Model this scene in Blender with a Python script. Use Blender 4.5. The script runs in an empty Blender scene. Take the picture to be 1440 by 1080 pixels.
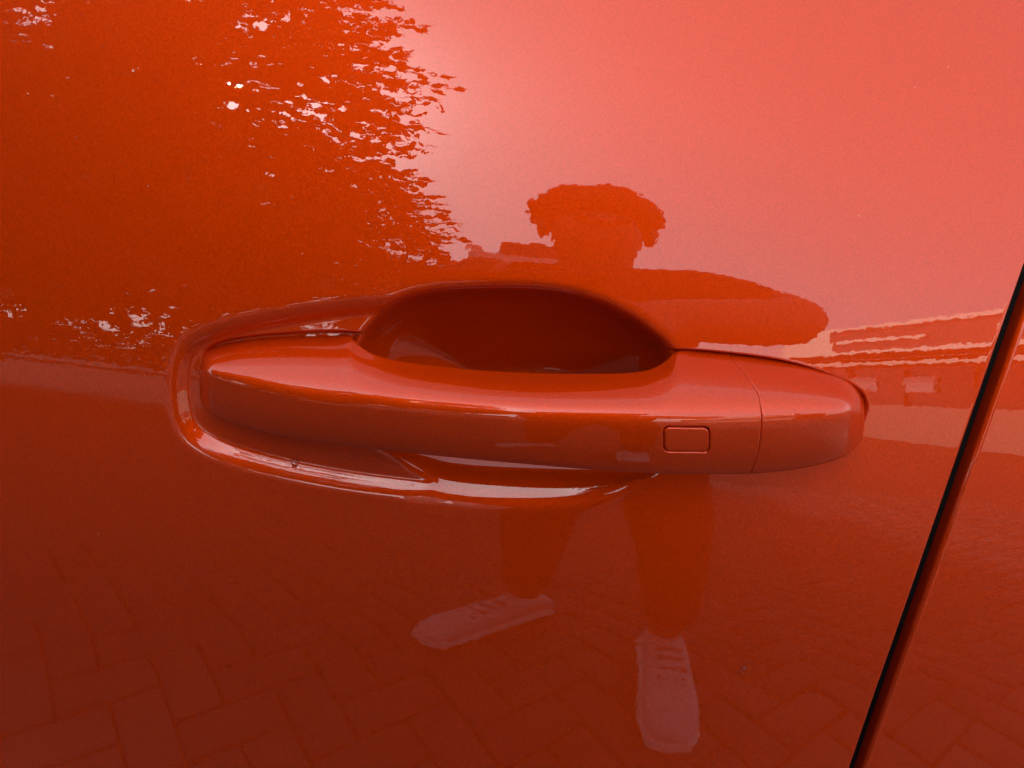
import bpy, bmesh, math, random
import numpy as np
from mathutils import Vector, Matrix, noise as mnoise
random.seed(7); rng = np.random.default_rng(7)
scn = bpy.context.scene
COL = scn.collection

# ------------------------------------------------------------------ camera
FPX = 1200.0; Z0 = 0.95; D0 = 0.30
PITCH = math.radians(-18); ROLL = math.radians(5.5)
CAM = np.array([0.0, -D0*math.cos(PITCH), Z0 - D0*math.sin(PITCH)])
FW = np.array([0, math.cos(PITCH), math.sin(PITCH)])
_r = np.array([1.0, 0, 0]); _u = np.cross(_r, FW)
RT = _r*math.cos(ROLL) + _u*math.sin(ROLL)
UP = -_r*math.sin(ROLL) + _u*math.cos(ROLL)
cd = bpy.data.cameras.new('camera'); cam = bpy.data.objects.new('camera', cd); COL.objects.link(cam)
cd.sensor_width = 36.0; cd.lens = 36.0*FPX/1440.0; cd.clip_start = 0.01; cd.clip_end = 2000
cam.matrix_world = Matrix(((RT[0], UP[0], -FW[0], CAM[0]), (RT[1], UP[1], -FW[1], CAM[1]),
                           (RT[2], UP[2], -FW[2], CAM[2]), (0, 0, 0, 1)))
scn.camera = cam

# ------------------------------------------------------------------ sky, sun, exposure
SUN_EL = math.radians(41); SUN_AZ = math.radians(-30)          # azimuth from -Y towards +X
sdir = Vector((math.cos(SUN_EL)*math.sin(SUN_AZ), -math.cos(SUN_EL)*math.cos(SUN_AZ), math.sin(SUN_EL)))
w = bpy.data.worlds.new('World'); scn.world = w; w.use_nodes = True
nt = w.node_tree; nt.nodes.clear()
out = nt.nodes.new('ShaderNodeOutputWorld'); bg = nt.nodes.new('ShaderNodeBackground')
sky = nt.nodes.new('ShaderNodeTexSky'); sky.sky_type = 'NISHITA'; sky.sun_disc = False
sky.sun_elevation = SUN_EL; sky.sun_rotation = math.atan2(sdir.x, sdir.y)
sky.air_density = 1.0; sky.dust_density = 2.2; sky.ozone_density = 1.0
hs = nt.nodes.new('ShaderNodeHueSaturation'); hs.inputs['Saturation'].default_value = 0.22
mx = nt.nodes.new('ShaderNodeMix'); mx.data_type = 'RGBA'; mx.blend_type = 'MULTIPLY'; mx.inputs[0].default_value = 1.0
mx.inputs[7].default_value = (1.0, 0.97, 0.96, 1)
nt.links.new(sky.outputs[0], hs.inputs['Color']); nt.links.new(hs.outputs[0], mx.inputs[6])
nt.links.new(mx.outputs[2], bg.inputs['Color']); nt.links.new(bg.outputs[0], out.inputs[0])
bg.inputs['Strength'].default_value = 0.15
sl = bpy.data.lights.new('sun', 'SUN'); sl.energy = 3.0; sl.angle = math.radians(3); sl.color = (1, 0.95, 0.88)
so = bpy.data.objects.new('sun', sl); COL.objects.link(so)
so.rotation_euler = (-sdir).to_track_quat('-Z', 'Y').to_euler(); so.location = sdir*30
vs = scn.view_settings; vs.view_transform = 'Standard'; vs.look = 'None'; vs.gamma = 1; vs.use_curve_mapping = False
vs.exposure = 1.85

# ------------------------------------------------------------------ helpers
def tag(o, label=None, cat=None, group=None, kind=None):
    if label: o['label'] = label
    if cat: o['category'] = cat
    if group: o['group'] = group
    if kind: o['kind'] = kind
    return o
def empty(name, loc=(0, 0, 0), parent=None):
    o = bpy.data.objects.new(name, None); COL.objects.link(o); o.location = loc; o.empty_display_size = 0.05
    if parent: o.parent = parent
    return o
def link(name, me, mat=None, parent=None, smooth=True):
    o = bpy.data.objects.new(name, me); COL.objects.link(o)
    if mat: me.materials.append(mat)
    if smooth: me.polygons.foreach_set('use_smooth', np.ones(len(me.polygons), bool))
    if parent:
        o.parent = parent; o.matrix_parent_inverse = Matrix.Translation(-Vector(parent_loc(parent)))
    return o
def parent_loc(p):
    l = Vector(p.location)
    while p.parent: p = p.parent; l = l + p.location if False else l
    return l
def npmesh(name, V, Q):
    """V (n,3), Q (m,4) quads or (m,3) tris, fast"""
    V = np.ascontiguousarray(V, np.float32); Q = np.ascontiguousarray(Q, np.int32); k = Q.shape[1]
    me = bpy.data.meshes.new(name)
    me.vertices.add(len(V)); me.vertices.foreach_set('co', V.ravel())
    me.loops.add(Q.size); me.loops.foreach_set('vertex_index', Q.ravel())
    me.polygons.add(len(Q)); me.polygons.foreach_set('loop_start', np.arange(0, Q.size, k, dtype=np.int32))
    me.update(calc_edges=True); me.validate()
    return me
def grid_quads(nr, nc, flip=False, closed=False):
    i = np.arange(nr-1)[:, None]; j = np.arange(nc if closed else nc-1)[None, :]
    j2 = (j+1) % nc
    a = i*nc+j; b = i*nc+j2; c = (i+1)*nc+j2; d = (i+1)*nc+j
    q = np.stack([a, b, c, d] if not flip else [a, d, c, b], -1)
    return q.reshape(-1, 4)
def pchip(xk, yk, x):
    xk = np.asarray(xk, float); yk = np.asarray(yk, float); h = np.diff(xk); d = np.diff(yk)/h
    m = np.zeros_like(yk); m[0] = d[0]; m[-1] = d[-1]
    for i in range(1, len(yk)-1):
        if d[i-1]*d[i] > 0:
            w1 = 2*h[i]+h[i-1]; w2 = h[i]+2*h[i-1]; m[i] = (w1+w2)/(w1/d[i-1]+w2/d[i])
    x = np.clip(x, xk[0], xk[-1]); i = np.clip(np.searchsorted(xk, x)-1, 0, len(h)-1)
    t = (x-xk[i])/h[i]; h00 = 2*t**3-3*t**2+1; h10 = t**3-2*t**2+t; h01 = -2*t**3+3*t**2; h11 = t**3-t**2
    return h00*yk[i]+h10*h[i]*m[i]+h01*yk[i+1]+h11*h[i]*m[i+1]
def crom(pts, n=10, closed=True):
    P = np.asarray(pts, float); o = []
    N = len(P)
    for i in range(N if closed else N-1):
        p0, p1, p2, p3 = P[(i-1) % N], P[i], P[(i+1) % N], P[(i+2) % N]
        if not closed:
            p0 = P[max(i-1, 0)]; p3 = P[min(i+2, N-1)]
        t = np.linspace(0, 1, n, endpoint=False)[:, None]
        o.append(0.5*((2*p1)+(-p0+p2)*t+(2*p0-5*p1+4*p2-p3)*t**2+(-p0+3*p1-3*p2+p3)*t**3))
    return np.concatenate(o)
def smooth01(t):
    t = np.clip(t, 0, 1); return t*t*t*(t*(6*t-15)+10)

# ------------------------------------------------------------------ materials
def mat(name):
    m = bpy.data.materials.new(name); m.use_nodes = True
    return m, m.node_tree, m.node_tree.nodes['Principled BSDF']
def plain(name, col, rough=0.6, metal=0.0, nscale=0, namp=0.0):
    m, t, b = mat(name)
    b.inputs['Base Color'].default_value = (*col, 1); b.inputs['Roughness'].default_value = rough
    b.inputs['Metallic'].default_value = metal
    if nscale:
        tc = t.nodes.new('ShaderNodeTexCoord'); n = t.nodes.new('ShaderNodeTexNoise'); n.inputs['Scale'].default_value = nscale
        n.inputs['Detail'].default_value = 4
        r = t.nodes.new('ShaderNodeMapRange'); r.inputs[3].default_value = 1-namp; r.inputs[4].default_value = 1+namp
        x = t.nodes.new('ShaderNodeVectorMath'); x.operation = 'SCALE'; x.inputs[0].default_value = col
        t.links.new(tc.outputs['Object'], n.inputs['Vector']); t.links.new(n.outputs['Fac'], r.inputs[0])
        t.links.new(r.outputs[0], x.inputs['Scale']); t.links.new(x.outputs[0], b.inputs['Base Color'])
    return m
def paint(name, col=(0.55, 0.038, 0.0004), metal=0.64, rough=0.56):
    m, t, b = mat(name); N = t.nodes.new; L = t.links.new
    tc = N('ShaderNodeTexCoord')
    # metal flake: tiny cells with their own tilt and brightness
    vo = N('ShaderNodeTexVoronoi'); vo.inputs['Scale'].default_value = 2600
    L(tc.outputs['Object'], vo.inputs['Vector'])
    n1 = N('ShaderNodeTexNoise'); n1.inputs['Scale'].default_value = 1500; n1.inputs['Detail'].default_value = 2
    L(tc.outputs['Object'], n1.inputs['Vector'])
    sub = N('ShaderNodeVectorMath'); sub.operation = 'SUBTRACT'; sub.inputs[1].default_value = (.5, .5, .5); L(vo.outputs['Color'], sub.inputs[0])
    sc = N('ShaderNodeVectorMath'); sc.operation = 'SCALE'; sc.inputs['Scale'].default_value = 0.11; L(sub.outputs[0], sc.inputs[0])
    ge = N('ShaderNodeNewGeometry')
    ad = N('ShaderNodeVectorMath'); ad.operation = 'ADD'; L(ge.outputs['Normal'], ad.inputs[0]); L(sc.outputs[0], ad.inputs[1])
    no = N('ShaderNodeVectorMath'); no.operation = 'NORMALIZE'; L(ad.outputs[0], no.inputs[0]); L(no.outputs[0], b.inputs['Normal'])
    r = N('ShaderNodeMapRange'); r.inputs[1].default_value = 0.3; r.inputs[2].default_value = 0.7
    r.inputs[3].default_value = 0.90; r.inputs[4].default_value = 1.10; L(n1.outputs['Fac'], r.inputs[0])
    cs = N('ShaderNodeVectorMath'); cs.operation = 'SCALE'; cs.inputs[0].default_value = col; L(r.outputs[0], cs.inputs['Scale'])
    L(cs.outputs[0], b.inputs['Base Color'])
    b.inputs['Metallic'].default_value = metal; b.inputs['Roughness'].default_value = rough
    b.inputs['Specular IOR Level'].default_value = 0.0
    b.inputs['Coat Weight'].default_value = 1.0; b.inputs['Coat Roughness'].default_value = 0.012; b.inputs['Coat IOR'].default_value = 1.5
    # a few specks of dust lying on the coat
    v2 = N('ShaderNodeTexVoronoi'); v2.inputs['Scale'].default_value = 75; L(tc.outputs['Object'], v2.inputs['Vector'])
    lt = N('ShaderNodeMath'); lt.operation = 'LESS_THAN'; lt.inputs[1].default_value = 0.016; L(v2.outputs['Distance'], lt.inputs[0])
    sx = N('ShaderNodeSeparateColor'); L(v2.outputs['Color'], sx.inputs[0])
    gt = N('ShaderNodeMath'); gt.operation = 'GREATER_THAN'; gt.inputs[1].default_value = 0.45; L(sx.outputs[0], gt.inputs[0])
    ml = N('ShaderNodeMath'); ml.operation = 'MULTIPLY'; L(lt.outputs[0], ml.inputs[0]); L(gt.outputs[0], ml.inputs[1])
    mc = N('ShaderNodeMix'); mc.data_type = 'RGBA'; L(ml.outputs[0], mc.inputs[0]); L(cs.outputs[0], mc.inputs[6]); mc.inputs[7].default_value = (0.36, 0.22, 0.16, 1)
    L(mc.outputs[2], b.inputs['Base Color'])
    iv = N('ShaderNodeMath'); iv.operation = 'SUBTRACT'; iv.inputs[0].default_value = 1.0; L(ml.outputs[0], iv.inputs[1]); L(iv.outputs[0], b.inputs['Coat Weight'])
    # faint wipe marks in the coat's gloss
    mp = N('ShaderNodeMapping'); mp.inputs['Scale'].default_value = (6, 30, 60); L(tc.outputs['Object'], mp.inputs['Vector'])
    n3 = N('ShaderNodeTexNoise'); n3.inputs['Scale'].default_value = 1.5; n3.inputs['Detail'].default_value = 5; L(mp.outputs[0], n3.inputs['Vector'])
    r3 = N('ShaderNodeMapRange'); r3.inputs[1].default_value = 0.45; r3.inputs[2].default_value = 0.75; r3.inputs[3].default_value = 0.003; r3.inputs[4].default_value = 0.022
    L(n3.outputs['Fac'], r3.inputs[0]); L(r3.outputs[0], b.inputs['Coat Roughness'])
    # orange peel of the clear coat
    n2 = N('ShaderNodeTexNoise'); n2.inputs['Scale'].default_value = 330; n2.inputs['Detail'].default_value = 1.5
    L(tc.outputs['Object'], n2.inputs['Vector'])
    bp = N('ShaderNodeBump'); bp.inputs['Strength'].default_value = 1.0; bp.inputs['Distance'].default_value = 0.000009
    L(n2.outputs['Fac'], bp.inputs['Height']); L(bp.outputs[0], b.inputs['Coat Normal'])
    return m
M = {}
M['paint'] = paint('car_paint')
M['shade_fill'] = plain('shade_black', (0.006, 0.005, 0.005), 0.9)  # near-black that puts shade into the shut line and behind the grip
M['shade_fill'].node_tree.nodes['Principled BSDF'].inputs['Specular IOR Level'].default_value = 0.15
m, t, b = mat('water'); b.inputs['Base Color'].default_value = (1, 1, 1, 1); b.inputs['Roughness'].default_value = 0.0
b.inputs['Transmission Weight'].default_value = 1.0; b.inputs['IOR'].default_value = 1.33; M['water'] = m
M['shirt'] = plain('dark_cotton', (0.022, 0.022, 0.026), 0.9, 0, 300, 0.3)
M['trousers'] = plain('dark_denim', (0.014, 0.015, 0.02), 0.9, 0, 300, 0.3)
M['skin'] = plain('skin', (0.22, 0.115, 0.075), 0.55, 0, 60, 0.12)
M['hair'] = plain('dark_hair', (0.012, 0.009, 0.007), 0.6)
M['shoe'] = plain('white_leather', (0.48, 0.45, 0.46), 0.6, 0, 25, 0.35)
M['sole'] = plain('white_rubber', (0.6, 0.58, 0.57), 0.7)
M['grey'] = plain('grey_mesh_fabric', (0.2, 0.19, 0.19), 0.9)
M['phone'] = plain('phone_glass', (0.01, 0.01, 0.012), 0.2)
M['lens'] = plain('lens_glass', (0.004, 0.004, 0.006), 0.05)
M['bark'] = plain('bark', (0.09, 0.065, 0.045), 0.9, 0, 12, 0.4)
M['paver'] = plain('concrete_paver', (0.082, 0.074, 0.069), 0.85, 0, 5, 0.45)
M['ground'] = plain('sand_joint', (0.05, 0.046, 0.042), 0.95, 0, 3, 0.4)
for k_ in ('paver', 'ground'): M[k_].node_tree.nodes['Principled BSDF'].inputs['Specular IOR Level'].default_value = 0.1
M['white'] = plain('white_paint', (0.75, 0.73, 0.70), 0.6, 0, 2, 0.08)
M['cream'] = plain('cream_render', (0.62, 0.54, 0.42), 0.8, 0, 2, 0.1)
M['added_glow'] = plain('cream_glow', (0.8, 0.72, 0.6), 0.5)
_b = M['added_glow'].node_tree.nodes['Principled BSDF']; _b.inputs['Emission Color'].default_value = (1, 0.82, 0.62, 1); _b.inputs['Emission Strength'].default_value = 1.0  # emission added to brighten sign trims and lintel, no lamp behind them
M['signred'] = plain('sign_panel', (0.38, 0.20, 0.16), 0.5, 0, 1, 0.1)
M['dark'] = plain('dark_soffit', (0.03, 0.028, 0.026), 0.7)
M['glass'] = plain('window_glass', (0.02, 0.024, 0.028), 0.06)
M['facade'] = plain('pale_facade', (0.42, 0.38, 0.36), 0.8, 0, 0.8, 0.1)
m, t, b = mat('leaf')
oi = t.nodes.new('ShaderNodeTexCoord'); nn = t.nodes.new('ShaderNodeTexNoise'); nn.inputs['Scale'].default_value = 1.7
cr = t.nodes.new('ShaderNodeValToRGB'); cr.color_ramp.elements[0].color = (0.02, 0.045, 0.012, 1); cr.color_ramp.elements[1].color = (0.075, 0.11, 0.03, 1)
t.links.new(oi.outputs['Object'], nn.inputs['Vector']); t.links.new(nn.outputs['Fac'], cr.inputs[0]); t.links.new(cr.outputs[0], b.inputs['Base Color'])
b.inputs['Roughness'].default_value = 0.55; M['leaf'] = m

# ------------------------------------------------------------------ the door's nominal surface  y = F(x, z), +y into the car
_z = np.linspace(0.2, 1.6, 2801)
def ncurve(z):
    n = math.radians(9.1)+2.5*(np.minimum(z, 1.07)-Z0)+0.8*np.maximum(z-1.07, 0)
    lo = math.radians(-5.5); t = n-lo
    return lo+0.5*(t+np.sqrt(t*t+0.0025))
_nv = ncurve(_z)
_k = np.exp(-0.5*(np.arange(-60, 61)/20.0)**2); _k /= _k.sum()
_nv = np.convolve(np.pad(_nv, 60, mode='edge'), _k, 'valid')
_t = np.tan(_nv); _y = np.concatenate([[0], np.cumsum((_t[1:]+_t[:-1])/2*np.diff(_z))]); _y -= np.interp(Z0, _z, _y)
_H = _z[1]-_z[0]
def F(x, z):
    z = np.asarray(z, float); i = np.clip(((z-_z[0])/_H).astype(int), 0, len(_z)-2); t = (z-_z[i])/_H
    a, b_, ma, mb = _y[i], _y[i+1], _t[i]*_H, _t[i+1]*_H
    return (2*t**3-3*t**2+1)*a+(t**3-2*t**2+t)*ma+(-2*t**3+3*t**2)*b_+(t**3-t**2)*mb + x*x/8.0
def ray(u, v):
    u, v = np.broadcast_arrays(np.asarray(u, float), np.asarray(v, float))
    d = FW+((u-720)/FPX)[..., None]*RT-((v-540)/FPX)[..., None]*UP
    return d/np.linalg.norm(d, axis=-1, keepdims=True)
def hit(u, v, off=0.0):
    d = ray(u, v); t = np.full(d.shape[:-1], D0)
    for i in range(40):
        P = CAM+d*t[..., None]; t = t-(P[..., 1]-F(P[..., 0], P[..., 2])-off)/d[..., 1]*0.85
    return CAM+d*t[..., None]
def project(P):
    q = P-CAM; c = q@FW
    return 720+FPX*(q@RT)/c, 540-FPX*(q@UP)/c

# ------------------------------------------------------------------ car
car = tag(empty('car', (0, 0, 0)), 'glossy metallic orange car side with a door handle in a scooped recess', 'car')

# outlines on the door, in metres on the door's own x/z
def outline(px, n=8):
    P = hit(*np.array(crom(px, n), float).T); return P[:, [0, 2]]
SHELF = outline([(660, 409), (610, 409), (560, 412), (480, 418), (400, 430), (330, 444), (282, 459), (252, 478), (238, 503), (233, 535), (235, 572), (243, 602), (262, 627), (295, 647), (345, 664), (420, 682), (500, 696), (580, 706), (640, 712), (700, 715), (760, 715), (810, 712), (852, 702), (885, 687), (915, 665), (945, 620), (955, 560), (945, 500), (915, 465), (880, 446), (832, 424), (780, 412), (720, 408)])
BOWL = outline([(494, 500), (512, 463), (552, 430), (602, 414), (660, 409), (720, 408), (780, 412), (832, 424), (880, 446), (915, 470), (945, 502), (955, 560), (945, 620), (915, 664), (885, 686), (852, 701), (810, 711), (760, 715), (700, 715), (645, 712), (597, 703), (550, 676), (512, 632), (493, 580), (488, 540)])
# where the handle meets the body
BASE = outline([(281, 535), (283, 512), (292, 493), (330, 481), (400, 474), (480, 472), (560, 480), (700, 500), (900, 500), (960, 494), (1050, 502), (1110, 512), (1165, 529), (1205, 549), (1217, 572), (1208, 600), (1190, 622), (1150, 640), (1050, 652), (900, 652), (700, 640), (520, 625), (420, 610), (340, 594), (300, 580), (285, 560)])
def sdf(P, poly):
    """signed distance, positive inside"""
    d = np.full(len(P), 1e9); ins = np.zeros(len(P), bool)
    a = poly; b_ = np.roll(poly, -1, 0)
    for (ax, ay), (bx, by) in zip(a, b_):
        ex, ey = bx-ax, by-ay; wx, wy = P[:, 0]-ax, P[:, 1]-ay
        tt = np.clip((wx*ex+wy*ey)/(ex*ex+ey*ey+1e-20), 0, 1)
        np.minimum(d, (wx-ex*tt)**2+(wy-ey*tt)**2, out=d)
        c = (ay > P[:, 1]) != (by > P[:, 1])
        if abs(ey) > 1e-12: ins ^= c & (P[:, 0] < ex*(P[:, 1]-ay)/ey+ax)
    d = np.sqrt(d); return np.where(ins, d, -d)
MM = 0.001
gh = 0.3*MM
allp = np.concatenate([SHELF, BOWL, BASE]); lo = allp.min(0)-8*MM; hi = allp.max(0)+8*MM
gx = np.arange(lo[0], hi[0], gh); gz = np.arange(lo[1], hi[1], gh)
GX, GZ = np.meshgrid(gx, gz); PP = np.stack([GX.ravel(), GZ.ravel()], 1)
sS = sdf(PP, SHELF).reshape(GX.shape); sB = sdf(PP, BOWL).reshape(GX.shape); sG = sdf(PP, BASE).reshape(GX.shape)
def gauss(A, s):
    r = int(4*s/gh)+1; k = np.exp(-0.5*(np.arange(-r, r+1)*gh/s)**2); k /= k.sum()
    A = np.apply_along_axis(lambda a: np.convolve(np.pad(a, r, mode='edge'), k, 'valid'), 0, A)
    return np.apply_along_axis(lambda a: np.convolve(np.pad(a, r, mode='edge'), k, 'valid'), 1, A)
zt, zb_ = BOWL[:, 1].max(), BOWL[:, 1].min(); hz_ = np.clip((zt-GZ)/(zt-zb_), 0, 1)      # 0 at the top lip, 1 at the bottom lip
def table(knots):
    k = np.array(knots)*np.array([MM, 1]); q = np.linspace(0, 60*MM, 1201); sl_ = pchip(k[:, 0], k[:, 1], q)
    dd = np.concatenate([[0], np.cumsum((sl_[1:]+sl_[:-1])/2*np.diff(q))]); return lambda sd: np.interp(np.maximum(sd, 0), q, dd)
rim_f = table([(0, 0), (4, 0.46), (6, 0.62), (7.2, 0.62), (8.0, 0.05), (10, 0.02), (60, 0.0)])      # slope against distance from the outline
scoop_f = table([(0, 0), (2.0, 0.48), (4, 0.54), (9, 0.58), (12, 1.0), (18, 1.7), (26, 1.8), (34, 0.4), (60, 0)])
Dsh = rim_f(sS+0.5*MM)
sp = np.maximum(sB+0.3*MM, 0); 
B2 = BOWL.copy(); zm_ = (zt+zb_)/2; B2[:, 1] = np.where(B2[:, 1] < zm_, B2[:, 1]-1.5*MM*np.clip((zm_-B2[:, 1])/(zm_-zb_)*1.5, 0, 1), B2[:, 1])
sp = np.maximum(sdf(PP, B2).reshape(GX.shape)+0.3*MM, 0)
Dbo = 14*MM*(1-np.exp(-sp/(3.8*MM)))+0.75*sp; Dbo = Dbo/(1+(Dbo/(48*MM))**6)**(1/6)
hb = smooth01((hz_-0.62)/0.20); Dlow = scoop_f(np.maximum(sB, 0)); Dbo = Dbo*(1-hb)+Dlow*hb
Dbo = gauss(Dbo, 1.5*MM)
# under the grip the scoop has its own lip, the shelf fades out there
xa_, xb_ = hit(560, 690)[0], hit(720, 690)[0]
wl = smooth01((GX-xa_)/(xb_-xa_))*smooth01((hz_-0.6)/0.2)
Dsh = Dsh*(1-wl)
kk = 0.6*MM*smooth01((sB+5*MM)/(6*MM))*(1-wl)
Dm = 0.5*(Dsh+Dbo+np.sqrt((Dsh-Dbo)**2+kk*kk))
Dm = gauss(Dm, 0.5*MM)
# the handle's foot stands in a shallow step, a shadow gap all round
Dm = Dm+2.8*MM*smooth01((sG+0.9*MM)/(1.1*MM))*(1-smooth01((sB+3*MM)/(5*MM)))
fade = smooth01(np.minimum.reduce([GX-lo[0], hi[0]-GX, GZ-lo[1], hi[1]-GZ])/(4*MM)); Dm = Dm*fade
def depth(x, z):
    """cubic B-spline sampling of the relief map"""
    fx = (x-gx[0])/gh; fz = (z-gz[0])/gh; ok = (fx > 2) & (fx < len(gx)-4) & (fz > 2) & (fz < len(gz)-4)
    fx = np.clip(fx, 2, len(gx)-4); fz = np.clip(fz, 2, len(gz)-4); i = fx.astype(int); j = fz.astype(int); a = fx-i; b_ = fz-j
    W = lambda t: ((1-t)**3/6, (3*t**3-6*t**2+4)/6, (-3*t**3+3*t**2+3*t+1)/6, t**3/6)
    wa, wb = W(a), W(b_); s = 0
    for q in range(4):
        for p in range(4): s = s+wb[q]*wa[p]*Dm[j+q-1, i+p-1]
    return np.where(ok, s, 0.0)

# shut line between the door and the panel behind it: straight in side view
_gv = np.linspace(1080, 200, 60); _g = hit(1216+(1019-_gv)*0.3475, _gv)
_gc = np.polyfit(_g[:, 2]-Z0, _g[:, 0], 4)
_za, _zb = _g[:, 2].min(), _g[:, 2].max(); _gd = np.polyder(_gc)
def gapx(z):
    zc = np.clip(z, _za, _zb)-Z0; return np.polyval(_gc, zc)+(z-Z0-zc)*np.polyval(_gd, zc)
GAP = 5.4*MM
def axis(segs):
    """segs: list of (start, stop, step)"""
    o = [np.arange(a, b_, s) for a, b_, s in segs]; o.append(np.array([segs[-1][1]])); return np.concatenate(o)
def panel(name, sgn, segs, zs, r, flange, relief, mtl):
    s = axis(segs)                                     # distance from the edge, 0 at the start of the roll
    zs = axis(zs)
    S, Z = np.meshgrid(s, zs); e0 = gapx(Z) + (GAP if sgn > 0 else 0.0)
    X = e0 + sgn*(r+S); Y = F(X, Z) + (depth(X, Z) if relief else 0)
    cols = []
    for a in np.linspace(0, math.pi/2, 9)[1:]:         # rolled edge
        x = gapx(zs)+(GAP if sgn > 0 else 0)+sgn*(r-r*math.sin(a)); y = F(gapx(zs)+sgn*r, zs)+r*(1-math.cos(a)); cols.append((x, y))
    x, y = cols[-1]; cols.append((x, y+flange*0.3)); cols.append((x, y+flange))
    Xc = np.stack([c[0] for c in cols][::-1], 1); Yc = np.stack([c[1] for c in cols][::-1], 1)
    X = np.concatenate([Xc, X], 1); Y = np.concatenate([Yc, Y], 1); Zf = np.repeat(zs[:, None], X.shape[1], 1)
    V = np.stack([X, Y, Zf], -1).reshape(-1, 3)
    q = grid_quads(len(zs), X.shape[1], flip=(sgn < 0))
    return link(name, npmesh(name, V, q), mtl, car)
zl, zh = gz[0], gz[-1]
xl, xh = gx[0], gx[-1]
# door: s grows to the left of the shut line
smin = min(gapx(zl), gapx(zh))-xh; smax = max(gapx(zl), gapx(zh))-xl
smin = max(smin, 0.004)
door = panel('door_skin', -1, [(0, smin, 0.8*MM), (smin, smax, 0.42*MM), (smax, smax+0.06, 2*MM), (smax+0.06, 1.5, 15*MM)],
             [(0.22, 0.78, 8*MM), (0.78, zl, 1.5*MM), (zl, zh, 0.36*MM), (zh, 1.09, 1.5*MM), (1.09, 1.25, 6*MM)], 1.1*MM, 22*MM, True, M['paint'])
rear = panel('rear_side_panel', 1, [(0, 0.01, 0.5*MM), (0.01, 0.15, 1.5*MM), (0.15, 1.3, 15*MM)],
             [(0.22, 0.78, 8*MM), (0.78, 1.09, 1.5*MM), (1.09, 1.25, 6*MM)], 1.7*MM, 26*MM, False, M['paint'])
# black strip behind the shut line, put in as the gap's shade
zs = np.arange(0.22, 1.2501, 0.02); xs = np.linspace(-0.02, 0.03, 6)
X = gapx(zs)[:, None]+xs[None]; Zf = np.repeat(zs[:, None], 6, 1); Y = F(gapx(zs), zs)[:, None]+6.5*MM+0*X
gap_strip = link('gap_shade_strip', npmesh('gap_shade_strip', np.stack([X, Y, Zf], -1).reshape(-1, 3), grid_quads(len(zs), 6)), M['shade_fill'], car)

# ------------------------------------------------------------------ the handle: a lofted bar
UL, UR = 281.0, 1217.0
kt = np.array([(281, 514), (282.5, 506), (286, 498), (293, 491), (310, 486), (345, 479), (390, 475), (440, 473), (480, 474), (492, 477), (503, 486), (520, 496), (560, 506), (620, 514), (700, 521), (780, 524), (850, 524), (900, 521), (925, 515), (940, 506), (952, 498), (970, 497), (1030, 502), (1080, 509), (1120, 516), (1165, 529), (1195, 542), (1209, 552), (1215, 562), (1217, 570)])
kr = np.array([(281, 520), (290, 520), (310, 526), (350, 535), (420, 547), (500, 557), (600, 566), (700, 572), (800, 576), (900, 578), (1000, 577), (1100, 574), (1160, 571), (1195, 570), (1217, 574)])
kb = np.array([(281, 556), (282.5, 563), (287, 572), (296, 581), (312, 590), (340, 600), (420, 618), (520, 632), (640, 645), (760, 656), (860, 664), (960, 668.5), (1050, 668), (1100, 664), (1150, 655.5), (1180, 646), (1200, 634), (1210, 621), (1215, 606), (1217, 594)])
kp = np.array([(281, 2), (283, 0), (287, -3.5), (296, -7), (315, -9.5), (350, -13), (450, -19), (600, -25), (750, -28), (900, -28), (1050, -25.5), (1130, -23), (1180, -20), (1196, -17.5), (1206, -12), (1212, -7), (1216, -1), (1217, 2)])   # mm, minus = proud of the door
kq = np.array([(281, 9), (300, 10), (450, 10), (478, 9), (500, 3), (525, -2), (560, -4), (700, -6), (850, -6), (915, -4), (940, 0), (958, 3), (980, 5), (1217, 5)])
kc = np.array([(281, 3), (283, 2), (287, -1), (296, -4), (315, -6), (350, -9), (450, -14), (600, -19.5), (750, -22), (900, -21), (1050, -17), (1130, -14), (1180, -11), (1200, -7), (1210, -3), (1216, 1), (1217, 3)])
def curve(k, u, s=5.0):
    f = np.arange(UL-60, UR+60, 0.5); y = pchip(k[:, 0], k[:, 1], f)
    e = np.clip(np.minimum(f-UL, UR-f), 0, 60)
    r = int(s*8); kk_ = np.exp(-0.5*(np.arange(-r, r+1)*0.5/s)**2); kk_ /= kk_.sum()
    ys = np.convolve(np.pad(y, r, mode='edge'), kk_, 'valid'); wgt = smooth01(e/35.0)
    return np.interp(u, f, y*(1-wgt)+ys*wgt)
NS = 26                                               # samples per spline span
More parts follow.
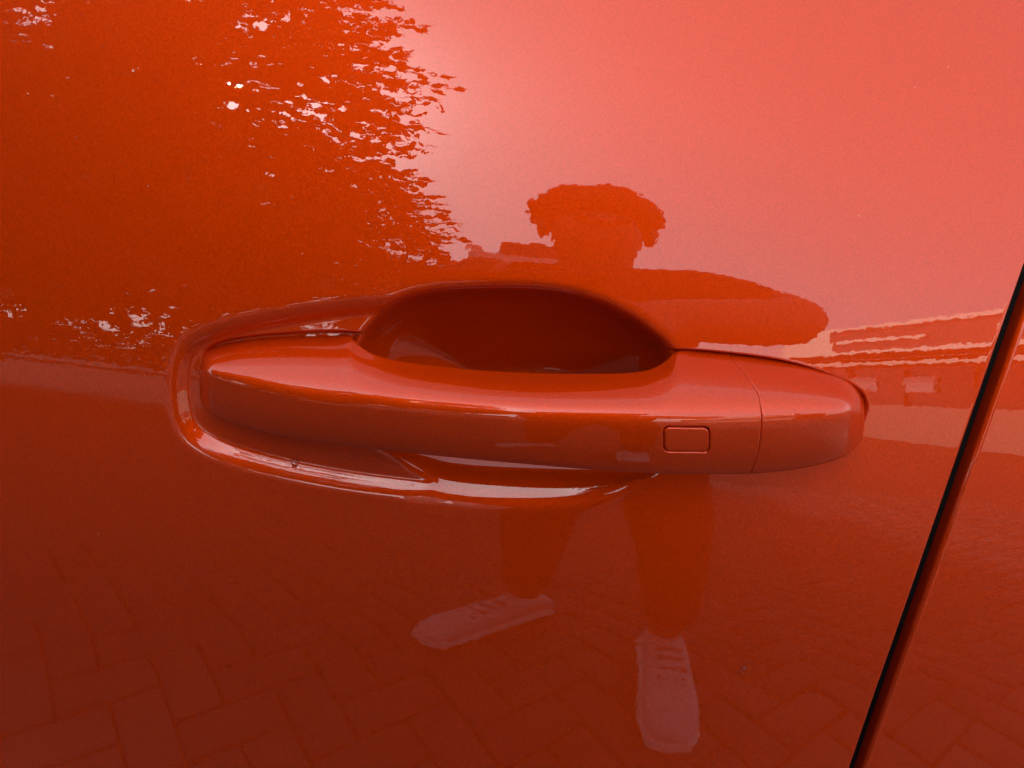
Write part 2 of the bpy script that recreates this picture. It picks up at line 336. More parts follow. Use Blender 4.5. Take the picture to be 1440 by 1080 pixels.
def sections(u):
    """closed cubic B-spline sections; every point of a section lies in the plane of its column"""
    u = np.atleast_1d(np.asarray(u, float))
    vt, vr, vb = curve(kt, u), curve(kr, u), curve(kb, u)
    pr, pq, pc = curve(kp, u)*MM, curve(kq, u)*MM, curve(kc, u)*MM
    A = hit(u, vt-curve(np.array([(281, 2), (300, 8), (330, 11), (480, 11), (505, 5), (560, 1.0), (900, 1.0), (940, 5), (965, 11), (1180, 11), (1205, 8), (1217, 2)]), u), pq); B = hit(u, vr, pr); Cc = hit(u, vb+2.2, pc)
    thick = curve(np.array([(281, 12), (460, 13), (510, 17), (560, 20), (900, 20), (950, 17), (1217, 16)]), u)*MM
    # back lower corner: behind C, a little higher
    Dd = Cc+np.stack([0*u, np.maximum(thick, 3*MM), 0*u], -1); Dd = CAM+(Dd-CAM)*1.0
    hgt = np.linalg.norm(A-Cc, axis=-1)
    upv = (A-Cc); upv[:, 1] = 0; upv /= np.linalg.norm(upv, axis=-1, keepdims=True)
    Dd = Dd+upv*(0.12*hgt)[:, None]
    # keep D in the column plane
    cn = np.cross(ray(u, np.full_like(u, 300.)), ray(u, np.full_like(u, 800.))); cn /= np.linalg.norm(cn, axis=-1, keepdims=True)
    def inplane(P): return P-cn*np.sum((P-CAM)*cn, -1)[:, None]
    Dd = inplane(Dd)
    mix = lambda a, b_, t: a+(b_-a)*(t[:, None] if isinstance(t, np.ndarray) else t)
    front = np.array([0.0, -1, 0])
    lAB = np.linalg.norm(B-A, axis=-1); lBC = np.linalg.norm(Cc-B, axis=-1)
    # top face crown, front face crown
    nAB = np.cross(B-A, cn); nAB /= np.linalg.norm(nAB, axis=-1, keepdims=True); nAB *= np.sign(np.sum(nAB*(-FW+UP), -1))[:, None]
    nBC = np.cross(Cc-B, cn); nBC /= np.linalg.norm(nBC, axis=-1, keepdims=True); nBC *= np.sign(np.sum(nBC*(-FW), -1))[:, None]
    ab1 = mix(A, B, 0.12); ab2 = mix(A, B, 0.42)+nAB*(0.04*lAB)[:, None]; wr = np.clip((u-330)/120, 0, 1); ab3 = mix(A, B, 0.74-0.08*wr)+nAB*(0.05*lAB)[:, None]
    bc1 = mix(B, Cc, 0.22+0.12*wr)+nBC*((0.05+0.02*wr)*lBC)[:, None]; bc2 = mix(B, Cc, 0.50+0.08*wr)+nBC*(0.08*lBC)[:, None]; bc3 = mix(B, Cc, 0.82)+nBC*(0.05*lBC)[:, None]
    cd1 = mix(Cc, Dd, 0.22); cd2 = mix(Cc, Dd, 0.7)
    da1 = mix(Dd, A, 0.15); da2 = mix(Dd, A, 0.5); da3 = mix(Dd, A, 0.90)
    Bp = B+(nAB+nBC)*(0.02*lBC)[:, None]
    CP = np.stack([da3, A, ab1, ab2, ab3, Bp, bc1, bc2, bc3, Cc, cd1, cd2, Dd, da1, da2], 1)      # (n, 15, 3)
    K = CP.shape[1]; tt = np.arange(NS)/NS
    w0, w1, w2, w3 = (1-tt)**3/6, (3*tt**3-6*tt**2+4)/6, (-3*tt**3+3*tt**2+3*tt+1)/6, tt**3/6
    o = []
    for i in range(K):
        p = [CP[:, (i+q) % K] for q in range(-1, 3)]
        o.append(sum(p[q][:, None]*wq[None, :, None] for q, wq in enumerate((w0, w1, w2, w3))))
    return np.concatenate(o, 1)                        # (n, K*NS, 3)
def loftnorm(S):
    du = np.gradient(S, axis=0); dv = np.roll(S, -1, 1)-np.roll(S, 1, 1)
    n = np.cross(du, dv); n /= np.linalg.norm(n, axis=-1, keepdims=True)+1e-12
    c = S.mean(1, keepdims=True); sg = np.sign(np.mean(np.sum(n*(S-c), -1))); return n*sg
# joint between grip and end cap, as a curve u(v)
def joint(v): return pchip([440, 500, 512, 530, 560, 590, 630, 668, 720], [1024, 1027, 1036, 1051, 1068, 1071, 1067, 1055, 1042], v)
BX0, BX1, BY0, BY1, BR = 932.5, 999.0, 599.5, 636.5, 8.0
def rrect(u, v, r=BR, grow=0.0):
    cx, cy = (BX0+BX1)/2, (BY0+BY1)/2; sk = (u-cx)*0.018
    qx = np.abs(u-cx)-((BX1-BX0)/2+grow)+r; qy = np.abs(v-cy-sk)-((BY1-BY0)/2+grow)+r
    return np.sqrt(np.maximum(qx, 0)**2+np.maximum(qy, 0)**2)+np.minimum(np.maximum(qx, qy), 0)-r
def endspace(a, b_, n, p=1.0):
    return None
ug = np.concatenate([UL+(np.linspace(0, 1, 60)**2)*40, np.arange(UL+41.5, 925, 1.5), np.arange(925, 1006, 0.6), np.arange(1006, 1200, 1.2), UR-(np.linspace(1, 0, 70)**2)*17])
ug = np.unique(ug)
def warp_to_joint(side):
    """section loops whose last (or first) loop follows the joint"""
    S = sections(ug); U, Vv = project(S)
    nl = S.shape[1]
    uj = joint(Vv)                                     # joint position for each point at its own height
    gapu = 1.9
    if side == 'grip':
        us = ug[ug < 1000]; tail = np.linspace(0, 1, 56)[1:]
    else:
        us = ug[ug > 1086]; tail = np.linspace(1, 0, 24)[1:]
    # height of each spline index near the joint
    jv = np.stack([np.interp(1050.0, ug, Vv[:, k]) for k in range(nl)])
    for _ in range(4):
        ju = joint(jv); jv = np.array([np.interp(ju[k], ug, Vv[:, k]) for k in range(nl)])
    # smooth round the back
    ju = joint(np.clip(jv, 500, 669))
    k = np.ones(9)/9; ju = np.convolve(np.pad(ju, 4, mode='wrap'), k, 'valid')
    ju = ju-gapu if side == 'grip' else ju+gapu
    rows = []
    if side == 'grip':
        base = S[ug < 1000]; Ut = us[-1]+(ju-us[-1])[None]*tail[:, None]
    else:
        base = S[ug > 1086]; Ut = (us[0]+(ju-us[0])[None]*np.linspace(0, 1, 24)[1:][:, None])
    T = np.empty((Ut.shape[0], nl, 3))
    for kx in range(nl):
        for c in range(3): T[:, kx, c] = np.interp(Ut[:, kx], ug, S[:, kx, c])
    L = np.concatenate([base, T] if side == 'grip' else [T[::-1], base])
    return L
def bar(name, L, jend, parent, mtl, pocket=False):
    n = loftnorm(L)
    if pocket:
        U, Vv = project(L); d = rrect(U, Vv)
        fr = np.zeros(L.shape[:2], bool); fr[:, 5*NS-NS:9*NS] = True
        dep = smooth01((0.2-d)/1.6)*1.5*MM
        L = L-n*np.where(fr, dep, 0)[..., None]
        n = loftnorm(L)
    # bevel at the joint, then a flat face into the bar
    e = L[jend]; c = e.mean(0); ax = (L[jend]-L[jend+(-3 if jend == -1 else 3)]).mean(0); ax /= np.linalg.norm(ax)
    n_e = n[jend]
    ex = []
    for a in (25, 50, 75, 90):
        r = 0.5*MM; a = math.radians(a); ex.append(e-n_e*r*(1-math.cos(a))+ax*r*math.sin(a))
    q = ex[-1]; ex.append(q-n_e*1.6*MM); ex.append(ex[-1]*0.4+c*0.6)
    ex = np.stack(ex)
    L = np.concatenate([L, ex]) if jend == -1 else np.concatenate([ex[::-1], L])
    q = grid_quads(L.shape[0], L.shape[1], closed=True)
    me = npmesh(name, L.reshape(-1, 3), q)
    bm = bmesh.new(); bm.from_mesh(me); bmesh.ops.recalc_face_normals(bm, faces=bm.faces); bm.to_mesh(me); bm.free()
    return link(name, me, mtl, parent)
def grip_shade(L):
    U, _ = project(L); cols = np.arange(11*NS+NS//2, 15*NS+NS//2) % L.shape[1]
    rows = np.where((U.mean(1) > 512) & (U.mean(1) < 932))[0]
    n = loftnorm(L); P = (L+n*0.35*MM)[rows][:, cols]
    me = npmesh('back_shade', P.reshape(-1, 3), grid_quads(len(rows), len(cols))); return me
grip = bar('door_handle', warp_to_joint('grip'), -1, car, M['paint'], pocket=True)
cap = bar('end_cap', warp_to_joint('cap'), 0, grip, M['paint'])
link('back_shade', grip_shade(warp_to_joint('grip')), M['shade_fill'], grip)  # black sheet added on the grip's back to darken the cup
# the button: a plate of the same surface that fills the pocket
ub = np.linspace(BX0-1, BX1+1, 150); Sb = sections(ub)[:, 4*NS:9*NS]; _, Vb = project(Sb)
vb_ = np.linspace(BY0-2, BY1+2, 90); PB = np.empty((150, 90, 3))
for i in range(150):
    o = np.argsort(Vb[i])
    for c in range(3): PB[i, :, c] = np.interp(vb_, Vb[i][o], Sb[i][o, c])
UU, VV = np.meshgrid(ub, vb_, indexing='ij'); d = rrect(UU, VV, grow=-1.7)
nB = np.cross(np.gradient(PB, axis=0), np.gradient(PB, axis=1)); nB /= np.linalg.norm(nB, axis=-1, keepdims=True)
nB *= np.sign(np.sum(nB*np.array([0, -1, 0]), -1))[..., None]
prof = np.where(d < -2.2, 0.10*MM, 0.10*MM-0.5*MM*np.clip((d+2.2)/2.2, 0, 1)**2-np.where(d > 0, 1.2*MM, 0))
PBd = PB+nB*prof[..., None]
q = grid_quads(150, 90); keep = (d.ravel()[q] < 0.9).all(1)
me = npmesh('button', PBd.reshape(-1, 3), q[keep])
bm = bmesh.new(); bm.from_mesh(me); bmesh.ops.delete(bm, geom=[v for v in bm.verts if not v.link_faces], context='VERTS')
bmesh.ops.recalc_face_normals(bm, faces=bm.faces)
if sum(f.normal.y for f in bm.faces) > 0: bmesh.ops.reverse_faces(bm, faces=bm.faces)
bm.to_mesh(me); bm.free()
button = link('button', me, M['paint'], grip)

# ------------------------------------------------------------------ water drops on the paint
def droplet(u, v, rx, rz, h, label):
    P = hit(u, v); P[1] = F(P[0], P[2])
    for _ in range(30):                                # walk the ray on to the relief
        dd = depth(P[None, 0], P[None, 2])[0]; P = hit(u, v, dd)
    e = 0.4*MM; f = lambda x, z: F(x, z)+depth(np.array([x]), np.array([z]))[0]
    n = Vector(((f(P[0]+e, P[2])-f(P[0]-e, P[2]))/(2*e), -1, (f(P[0], P[2]+e)-f(P[0], P[2]-e))/(2*e))).normalized()
    bm = bmesh.new(); bmesh.ops.create_uvsphere(bm, u_segments=24, v_segments=14, radius=1)
    for vv in bm.verts:
        z = vv.co.z; vv.co.x *= rx; vv.co.y *= rz*(1+0.12*math.copysign(1, -vv.co.y)*abs(vv.co.y)); vv.co.z = z*h if z > 0 else z*h*0.25
    xa = Vector((1, 0, 0)); xa = (xa-n*xa.dot(n)).normalized(); ya = n.cross(xa)
    mw = Matrix((xa, ya, n)).transposed().to_4x4(); bm.transform(mw)
    me = bpy.data.meshes.new('water_drop'); bm.to_mesh(me); bm.free()
    o = link('water_drop', me, M['water']); o.location = Vector(P); tag(o, label, 'water drop', 'water drops on the paint'); return o
droplet(415, 650, 1.45*MM, 2.0*MM, 1.0*MM, 'water drop on the lower rim of the handle recess, left of the handle middle')
droplet(1045, 941, 1.5*MM, 1.6*MM, 0.9*MM, 'round water drop on the lower right of the orange door near the shut line')

# ------------------------------------------------------------------ what the paint mirrors: ground
def box(bm, x0, x1, y0, y1, z0, z1):
    vs_ = [bm.verts.new(p) for p in ((x0, y0, z0), (x1, y0, z0), (x1, y1, z0), (x0, y1, z0), (x0, y0, z1), (x1, y0, z1), (x1, y1, z1), (x0, y1, z1))]
    for f in ((0, 3, 2, 1), (4, 5, 6, 7), (0, 1, 5, 4), (1, 2, 6, 5), (2, 3, 7, 6), (3, 0, 4, 7)): bm.faces.new([vs_[i] for i in f])
def boxes(name, bl, mtl, parent=None, mw=None):
    bm = bmesh.new()
    for b_ in bl: box(bm, *b_)
    if mw is not None: bm.transform(mw)
    me = bpy.data.meshes.new(name); bm.to_mesh(me); bm.free(); return link(name, me, mtl, parent, smooth=False)
pave = link('pavement', npmesh('pavement', np.array([(-300, -300, -0.008), (300, -300, -0.008), (300, 300, -0.008), (-300, 300, -0.008)]), np.array([[0, 1, 2, 3]])), M['ground'], smooth=False)
tag(pave, kind='structure')
# herringbone of 0.2 x 0.1 m blocks, turned 45 degrees to the car
A_ = 0.085; V, Q = [], []
c45 = math.cos(math.radians(52)); s45 = math.sin(math.radians(52))
for i in range(-75, 76):
    for j in range(-75, 76):
        k = (i+j) % 4 if False else (j-i) % 4
        # herringbone lattice: cell (i,j) starts a horizontal block when k==0, a vertical one when k==2
        if k == 0: r_ = (i*A_, j*A_, (i+2)*A_, (j+1)*A_)
        elif k == 1: r_ = (i*A_, j*A_, (i+1)*A_, (j+2)*A_)
        else: continue
        cx, cy = (r_[0]+r_[2])/2, (r_[1]+r_[3])/2; X_, Y_ = cx*c45-cy*s45, cx*s45+cy*c45-1.2
        if abs(X_) > 3.0 or Y_ > 0.9 or Y_ < -4.0: continue
        g = 0.002; bv = 0.004; h = random.uniform(-0.0015, 0.0015); tx, ty = random.uniform(-.006, .006), random.uniform(-.006, .006)
        n0 = len(V)
        for (ins, zz_) in ((g, -0.02), (g, -bv), (g+bv, 0.0)):
            for (px, py) in ((r_[0]+ins, r_[1]+ins), (r_[2]-ins, r_[1]+ins), (r_[2]-ins, r_[3]-ins), (r_[0]+ins, r_[3]-ins)):
                V.append((px*c45-py*s45, px*s45+py*c45-1.2, zz_+h+tx*(px-cx)+ty*(py-cy)))
        for l in range(2):
            for e in range(4): Q.append((n0+l*4+e, n0+l*4+(e+1) % 4, n0+l*4+4+(e+1) % 4, n0+l*4+4+e))
        Q.append((n0+8, n0+9, n0+10, n0+11))
pv = link('paving_blocks', npmesh('paving_blocks', np.array(V), np.array(Q)), M['paver'], pave, smooth=False); tag(pv, kind='stuff')

# ------------------------------------------------------------------ trees
def tube(bm, pts, rad, n=8):
    prev = None
    for i, (p, r) in enumerate(zip(pts, rad)):
        d_ = (pts[min(i+1, len(pts)-1)]-pts[max(i-1, 0)]).normalized(); a = d_.orthogonal().normalized(); b_ = d_.cross(a)
        ring = [bm.verts.new(p+a*math.cos(q*2*math.pi/n)*r+b_*math.sin(q*2*math.pi/n)*r) for q in range(n)]
        if prev:
            for q in range(n): bm.faces.new((prev[q], prev[(q+1) % n], ring[(q+1) % n], ring[q]))
        prev = ring
def tree(name, base, crown, label, nspray, leaf, seed, holes=0.0):
    R = random.Random(seed); root = tag(empty(name, base), label, 'tree', 'trees mirrored in the paint'); b0 = Vector(base)
    cs = [(Vector(c), Vector(r)) for c, r in crown]
    bm = bmesh.new(); top = cs[0][0]
    mid = b0.lerp(top, 0.45)+Vector((0.12, 0.1, 0))
    tube(bm, [b0, b0.lerp(mid, .5)+Vector((.04, 0, 0)), mid, top], [0.2, 0.16, 0.13, 0.05])
    for q in range(16):
        c, r = R.choice(cs); d_ = Vector((R.gauss(0, 1), R.gauss(0, 1), R.gauss(0, .8))).normalized()
        e = c+Vector((d_.x*r.x, d_.y*r.y, d_.z*r.z))*0.75; s0 = mid.lerp(top, R.random()*.9)
        tube(bm, [s0, s0.lerp(e, .5)+Vector((0, 0, .15)), e], [0.06, 0.035, 0.012], 6)
    me = bpy.data.meshes.new('trunk'); bm.to_mesh(me); bm.free(); link('trunk', me, M['bark'], root)
    V, Q = [], []
    vol = [r.x*r.y*r.z for c, r in cs]
    for s_ in range(nspray):
        c, r = R.choices(cs, vol)[0]
        d_ = Vector((R.gauss(0, 1), R.gauss(0, 1), R.gauss(0, 1))).normalized(); k = R.random()**0.42
        p = c+Vector((d_.x*r.x, d_.y*r.y, d_.z*r.z))*k
        if mnoise.noise(p*0.9+Vector((seed, 0, 0))) > 0.42-holes*0.4: continue
        ax = (Vector((d_.x, d_.y, d_.z*0.35))+Vector((R.gauss(0, .35), R.gauss(0, .35), R.gauss(0, .25)-.15))).normalized()
        ln = R.uniform(0.25, 0.6); nl = R.randint(9, 15)
        sd = ax.orthogonal().normalized(); sd.rotate(Matrix.Rotation(R.random()*6.28, 3, ax)) if False else None
        for q in range(nl):
            o = p+ax*ln*(q/nl)+Vector((0, 0, -0.12*(q/nl)**2))
            la = (ax*0.6+Vector((R.gauss(0, .6), R.gauss(0, .6), R.gauss(0, .35)-.1))).normalized()
            lb = la.cross(Vector((R.gauss(0, .5), R.gauss(0, .5), 1))).normalized(); L_ = leaf*R.uniform(.7, 1.25); W_ = L_*0.26
            n0 = len(V); V += [o, o+la*L_*.45+lb*W_, o+la*L_, o+la*L_*.45-lb*W_]; Q.append((n0, n0+1, n0+2, n0+3))
    cr_ = link('crown', npmesh('crown', np.array([tuple(v) for v in V]), np.array(Q)), M['leaf'], root, smooth=False)
    return root
tree('broadleaf_tree', (-5.0, -4.2, 0), [((-3.35, -4.7, 5.6), (2.1, 2.1, 4.2)), ((-4.6, -4.2, 4.6), (2.2, 2.0, 3.2))], 'tall dense tree mirrored in the upper left of the door', 3400, 0.17, 3, 0.5)
tree('broadleaf_tree', (-8.3, -2.6, 0), [((-7.8, -2.9, 5.2), (2.9, 2.6, 4.4))], 'large dense tree added out of view at far left to block sky light from the door', 2600, 0.26, 9, 0.0)  # unseen tree, added to keep sky light off the door's left
tree('broadleaf_tree', (-5.4, -6.2, 0), [((-2.9, -6.4, 3.4), (1.95, 1.6, 2.2)), ((-5.2, -6.0, 3.0), (2.2, 1.6, 2.2)), ((-3.1, -6.2, 2.75), (2.1, 1.2, 1.3))], 'low bushy tree mirrored behind the tall one', 4400, 0.17, 5, 0.12)
hd = tag(empty('hedge_screen', (-9, -14, 0)), 'long low clipped hedge added under the trees at the left to block the horizon sky', 'hedge_screen')  # added screen of leaves that hides the bright horizon sky
V, Q = [], []
for q in range(9000):
    o = Vector((random.uniform(-20, -1.6), random.uniform(-14.6, -13.7), random.uniform(0.05, 1.0)**0.8*1.55))
    la = Vector((random.gauss(0, 1), random.gauss(0, 1), random.gauss(0, .6))).normalized(); lb = la.orthogonal().normalized(); n0 = len(V)
    V += [o-la*.10, o+lb*.07, o+la*.10, o-lb*.07]; Q.append((n0, n0+1, n0+2, n0+3))
link('foliage', npmesh('foliage', np.array([tuple(v) for v in V]), np.array(Q)), M['leaf'], hd, smooth=False)

# ------------------------------------------------------------------ buildings
shop = tag(empty('shop_building', (8.3, -16.6, 0)), 'low shop with a wide framed sign mirrored at the right of the door', 'building')
pA = Vector((7.7, -20.6, 0)); pB = Vector((9.2, -11.5, 0)); dv = (pB-pA); LEN = dv.length; dv.normalize(); nv = Vector((-dv.y, dv.x, 0))   # outward, towards -x
nv = Vector((dv.y, -dv.x, 0)); nv = -nv if nv.x > 0 else nv
mw = Matrix(((dv.x, nv.x, 0, pA.x), (dv.y, nv.y, 0, pA.y), (0, 0, 1, 0), (0, 0, 0, 1)))      # local x along, y outward, z up
boxes('wall', [(0, LEN, -6, -0.6, 0, 4.09)], M['dark'], shop, mw)
boxes('sign_end', [(0, 2.4, -0.6, 0.02, 4.2, 5.6)], M['added_glow'], shop, mw)
boxes('sign_board', [(2.4, LEN, -0.6, 0, 4.24, 5.55)], M['signred'], shop, mw)
boxes('sign_trim', [(2.4, LEN, 0.0, 0.06, 4.2, 4.36)], M['added_glow'], shop, mw)
boxes('sign_trim', [(2.4, LEN, 0.0, 0.06, 5.46, 5.6)], M['added_glow'], shop, mw)
boxes('sign_trim', [(LEN-0.12, LEN, 0.062, 0.09, 4.2, 5.6)], M['added_glow'], shop, mw)
boxes('sign_line', [(2.8, 6.0, 0.0, 0.05, 4.80, 4.92)], M['added_glow'], shop, mw)
boxes('sign_mark', [(LEN-1.1, LEN-0.95, 0, .05, 4.7, 5.05), (LEN-0.9, LEN-0.78, 0, .05, 4.7, 5.05), (LEN-0.7, LEN-0.55, 0, .05, 4.65, 4.95)], M['added_glow'], shop, mw)
boxes('soffit', [(0, LEN, -0.6, -0.1, 4.1, 4.195)], M['dark'], shop, mw)
for i in range(4): boxes('window', [(0.4+i*2.2, 2.3+i*2.2, -0.6, -0.56, 1.0, 3.6)], M['glass'], shop, mw)
boxes('lintel', [(0, LEN, -0.6, -0.5, 3.75, 3.9)], M['added_glow'], shop, mw)
for x0 in (2.5, 4.6): boxes('notice_board', [(x0, x0+1.0, -0.56, -0.5, 2.4, 3.1)], M['white'], shop, mw)
boxes('low_wall', [(0.2, LEN, -0.4, -0.1, 0, 1.7)], M['cream'], shop, mw)
blk = tag(empty('apartment_building', (-0.4, -32, 0)), 'pale storeyed block mirrored beside the photographer\'s neck', 'building')
boxes('wall', [(-2.6, 4.6, -40, -32, 0, 13.6)], M['facade'], blk)
for k in range(5): boxes('balcony_band', [(-2.2, 4.6, -32, -31.4, 2.6+2.5*k, 3.3+2.5*k)], M['white'], blk)
for k in range(5): boxes('window', [(-1.2, 4.0, -32, -31.95, 3.5+2.5*k, 4.9+2.5*k)], M['glass'], blk)
boxes('pilaster', [(-2.5, -1.9, -31.99, -31.2, 0, 13.9)], M['white'], blk)

# ------------------------------------------------------------------ the photographer
per = tag(empty('person', (0.1, -0.85, 0)), 'person in dark clothes and white sneakers mirrored while taking the photograph', 'person')
def skin(name, verts, edges, mtl, parent, sub=2, root=0):
    me = bpy.data.meshes.new(name); me.from_pydata([v[:3] for v in verts], edges, [])
    o = link(name, me, mtl, parent, smooth=False)
    s_ = o.modifiers.new('skin', 'SKIN'); s_.use_smooth_shade = True; s_.branch_smoothing = 0.4
    for i, v in enumerate(verts):
        r_ = v[3]; me.skin_vertices[0].data[i].radius = r_ if isinstance(r_, tuple) else (r_, r_)
    me.skin_vertices[0].data[root].use_root = True
    d_ = o.modifiers.new('sub', 'SUBSURF'); d_.levels = sub; d_.render_levels = sub
    return o
Pel = (0.13, -0.97, 0.84)
J = {'pel': Pel, 'waist': (0.13, -0.97, 0.98), 'chest': (0.12, -0.89, 1.14), 'neckb': (0.11, -0.83, 1.265), 'neck': (0.105, -0.80, 1.315), 'head': (0.105, -0.77, 1.385), 'crown': (0.105, -0.78, 1.465),
     'shR': (0.25, -0.80, 1.255), 'elR': (0.39, -0.715, 1.172), 'wrR': (0.12, -0.44, 1.08), 'haR': (0.10, -0.365, 1.035),
     'shL': (-0.06, -0.80, 1.24), 'elL': (-0.19, -0.68, 1.02), 'wrL': (-0.13, -0.43, 1.02), 'haL': (-0.095, -0.36, 1.035),
     'hipR': (0.25, -0.97, 0.80), 'knR': (0.31, -0.95, 0.45), 'anR': (0.335, -0.90, 0.09),
     'hipL': (0.06, -0.97, 0.80), 'knL': (0.07, -1.03, 0.45), 'anL': (0.065, -1.08, 0.09)}
names = ['pel', 'waist', 'chest', 'neckb', 'neck', 'head', 'crown', 'shR', 'elR', 'wrR', 'haR', 'shL', 'elL', 'wrL', 'haL', 'hipR', 'knR', 'anR', 'hipL', 'knL', 'anL']
rad = {'pel': (.13, .10), 'waist': (.15, .10), 'chest': (.185, .11), 'neckb': (.075, .065), 'neck': .055, 'head': (.086, .095), 'crown': (.06, .07), 'shR': .068, 'elR': .066, 'wrR': .034, 'haR': (.034, .02), 'shL': .06, 'elL': .042, 'wrL': .028, 'haL': (.034, .02),
       'hipR': .09, 'knR': .058, 'anR': .038, 'hipL': .09, 'knL': .058, 'anL': .038}
E_ = [('pel', 'waist'), ('waist', 'chest'), ('chest', 'neckb'), ('neckb', 'neck'), ('neck', 'head'), ('head', 'crown'), ('chest', 'shR'), ('shR', 'elR'), ('elR', 'wrR'), ('wrR', 'haR'), ('chest', 'shL'), ('shL', 'elL'), ('elL', 'wrL'), ('wrL', 'haL'),
      ('pel', 'hipR'), ('hipR', 'knR'), ('knR', 'anR'), ('pel', 'hipL'), ('hipL', 'knL'), ('knL', 'anL')]
def part(name, keys, grow, mtl, extra=None):
    ks = [k for k in names if k in keys]; ix = {k: i for i, k in enumerate(ks)}
    g = lambda r_: tuple(x+grow for x in r_) if isinstance(r_, tuple) else r_+grow
    vv = [J[k]+(g(rad[k]),) for k in ks]; ed = [(ix[a], ix[b_]) for a, b_ in E_ if a in ix and b_ in ix]
    return skin(name, vv, ed, mtl, per)
body = part('body', names, 0.0, M['skin'])
J0 = dict(J)
J['elR'] = tuple(np.array(J['elR'])*.98+np.array(J['shR'])*.02); J['elL'] = tuple(np.array(J['elL'])*.98+np.array(J['shL'])*.02)
part('shirt', ('pel', 'waist', 'chest', 'neckb', 'shR', 'elR', 'shL', 'elL'), 0.026, M['shirt'])
J = J0; J['anR'] = tuple(np.array(J['anR'])+np.array((0, 0, .05))); J['anL'] = tuple(np.array(J['anL'])+np.array((0, 0, .05)))
part('trousers', ('pel', 'waist', 'hipR', 'knR', 'anR', 'hipL', 'knL', 'anL'), 0.014, M['trousers'])
# hair: a curly mop
bm = bmesh.new(); bmesh.ops.create_icosphere(bm, subdivisions=5, radius=1)
for v in bm.verts:
    p = v.co.copy(); k = 1+0.10*mnoise.noise(p*3.2)+0.09*mnoise.noise(p*8)+0.04*mnoise.noise(p*19)
    v.co = Vector((p.x*0.103*k, p.y*0.108*k, p.z*0.088*k if p.z > 0 else p.z*0.045*k))
bm.transform(Matrix.Translation((0.105, -0.795, 1.45))); me = bpy.data.meshes.new('hair'); bm.to_mesh(me); bm.free(); link('hair', me, M['hair'], per)
for sx in (-1, 1):
    bm = bmesh.new(); bmesh.ops.create_uvsphere(bm, u_segments=16, v_segments=10, radius=1); bm.transform(Matrix.Translation((0.105+sx*0.082, -0.78, 1.40)) @ Matrix.Diagonal((.012, .022, .034, 1)))
    me = bpy.data.meshes.new('ear'); bm.to_mesh(me); bm.free(); link('ear', me, M['skin'], per)
    bm = bmesh.new(); bmesh.ops.create_uvsphere(bm, u_segments=16, v_segments=10, radius=.012); bm.transform(Matrix.Translation((0.105+sx*0.032, -0.692, 1.395)))
    me = bpy.data.meshes.new('eye'); bm.to_mesh(me); bm.free(); link('eye', me, M['lens'], per)
skin('nose', [(0.105, -0.692, 1.405, .008), (0.105, -0.675, 1.37, .014)], [(0, 1)], M['skin'], per)
skin('mouth', [(0.085, -0.692, 1.337, .006), (0.105, -0.685, 1.335, .008), (0.125, -0.692, 1.337, .006)], [(0, 1), (1, 2)], M['skin'], per, root=1)
# fingers that close round the phone's short ends
for sx, hk in ((1, 'haR'), (-1, 'haL')):
    hx, hy, hz = J[hk]
    for q, (dz, ln) in enumerate(((0.026, .9), (0.009, 1.0), (-0.008, .95), (-0.024, .75))):
        a = (hx+sx*0.004, hy+.004, hz+dz); b_ = (hx-sx*0.004, hy+0.035*ln, hz+dz*1.05); c = (hx-sx*0.022*ln, hy+0.058*ln, hz+dz*1.05); e = (hx-sx*0.036*ln, hy+0.062*ln-.002, hz+dz)
        skin('finger', [a+(.009,), b_+(.0085,), c+(.0075,), e+(.0065,)], [(0, 1), (1, 2), (2, 3)], M['skin'], per, 1)
    skin('thumb', [(hx, hy-.01, hz+.02, .011), (hx-sx*.012, hy+.012, hz+.04, .010), (hx-sx*.034, hy+.026, hz+.036, .008)], [(0, 1), (1, 2)], M['skin'], per, 1)
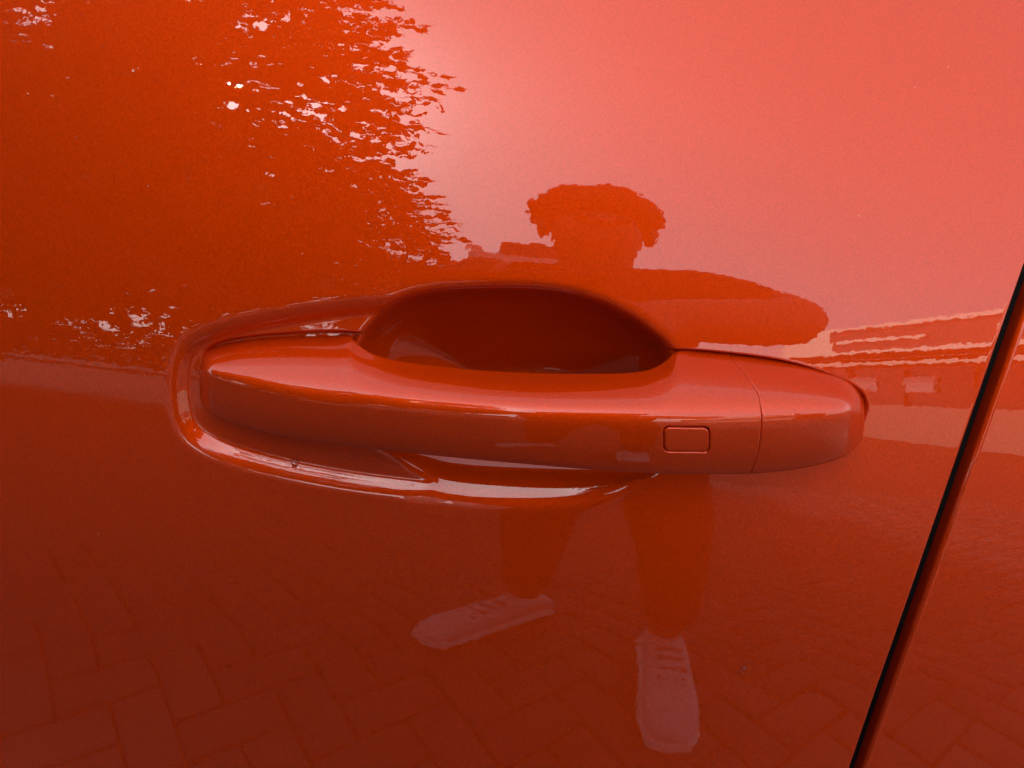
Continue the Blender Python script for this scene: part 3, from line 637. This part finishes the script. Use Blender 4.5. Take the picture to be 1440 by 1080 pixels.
# sneakers
def sneaker(ank, ang):
    c = Vector((ank[0], ank[1], 0)); R_ = Matrix.Translation(c) @ Matrix.Rotation(ang, 4, 'Z') @ Matrix.Diagonal((1.04, 1.24, 1.18, 1))
    prof_ = [(-.085, .028, .060), (-.07, .036, .085), (-.03, .039, .098), (.01, .040, .100), (.05, .041, .088), (.10, .046, .070), (.15, .050, .058), (.18, .044, .050), (.20, .026, .038)]
    def shell(z0, zf, grow, name, mtl):
        bm = bmesh.new(); prev = None
        for (x, w_, h_) in prof_:
            ring = []
            for q in range(16):
                a = q/16*2*math.pi; cx_ = math.copysign(abs(math.cos(a))**.7, math.cos(a)); sz = math.sin(a)
                top = zf(h_); zz_ = z0+(top-z0)*(0.5+0.5*math.copysign(abs(sz)**.6, sz)); ring.append(bm.verts.new((cx_*(w_+grow)*(1-(0.25 if name == 'sneaker' else 0)*max(0, sz)), x*(1+grow*2), zz_)))
            if prev:
                for q in range(16): bm.faces.new((prev[q], prev[(q+1) % 16], ring[(q+1) % 16], ring[q]))
            else: bm.faces.new(ring)
            prev = ring
        bm.faces.new(prev); bmesh.ops.recalc_face_normals(bm, faces=bm.faces); bm.transform(R_)
        me = bpy.data.meshes.new(name); bm.to_mesh(me); bm.free(); o = link(name, me, mtl, per)
        s_ = o.modifiers.new('sub', 'SUBSURF'); s_.levels = 2; s_.render_levels = 2; return o
    u_ = shell(0.022, lambda h: h, 0.0, 'sneaker', M['shoe'])
    s_ = shell(0.0, lambda h: 0.03, 0.004, 'sole', M['sole'])
    b_ = []
    bm = bmesh.new()
    for k in range(4): box(bm, -.024, .024, .035+k*.022, .043+k*.022, .083-k*.008, .092-k*.008)
    bm.transform(R_); me = bpy.data.meshes.new('laces'); bm.to_mesh(me); bm.free(); link('laces', me, M['grey'], per)
sneaker((0.335, -0.88), math.radians(4)); sneaker((0.045, -1.05), math.radians(44))
# phone, held across in both hands; its camera looks through the lens at its back
ph = tag(empty('phone', tuple(CAM)), 'dark phone held sideways in both hands of the mirrored person', 'phone')
mwp = cam.matrix_world @ Matrix.Translation((0, 0, 0.012))
boxes('phone_body', [(-0.09, 0.065, -0.03, 0.043, 0, 0.008)], M['phone'], ph, mwp)
boxes('lens', [(0.028, 0.052, 0.014, 0.034, -0.0025, -0.0005)], M['lens'], ph, mwp)
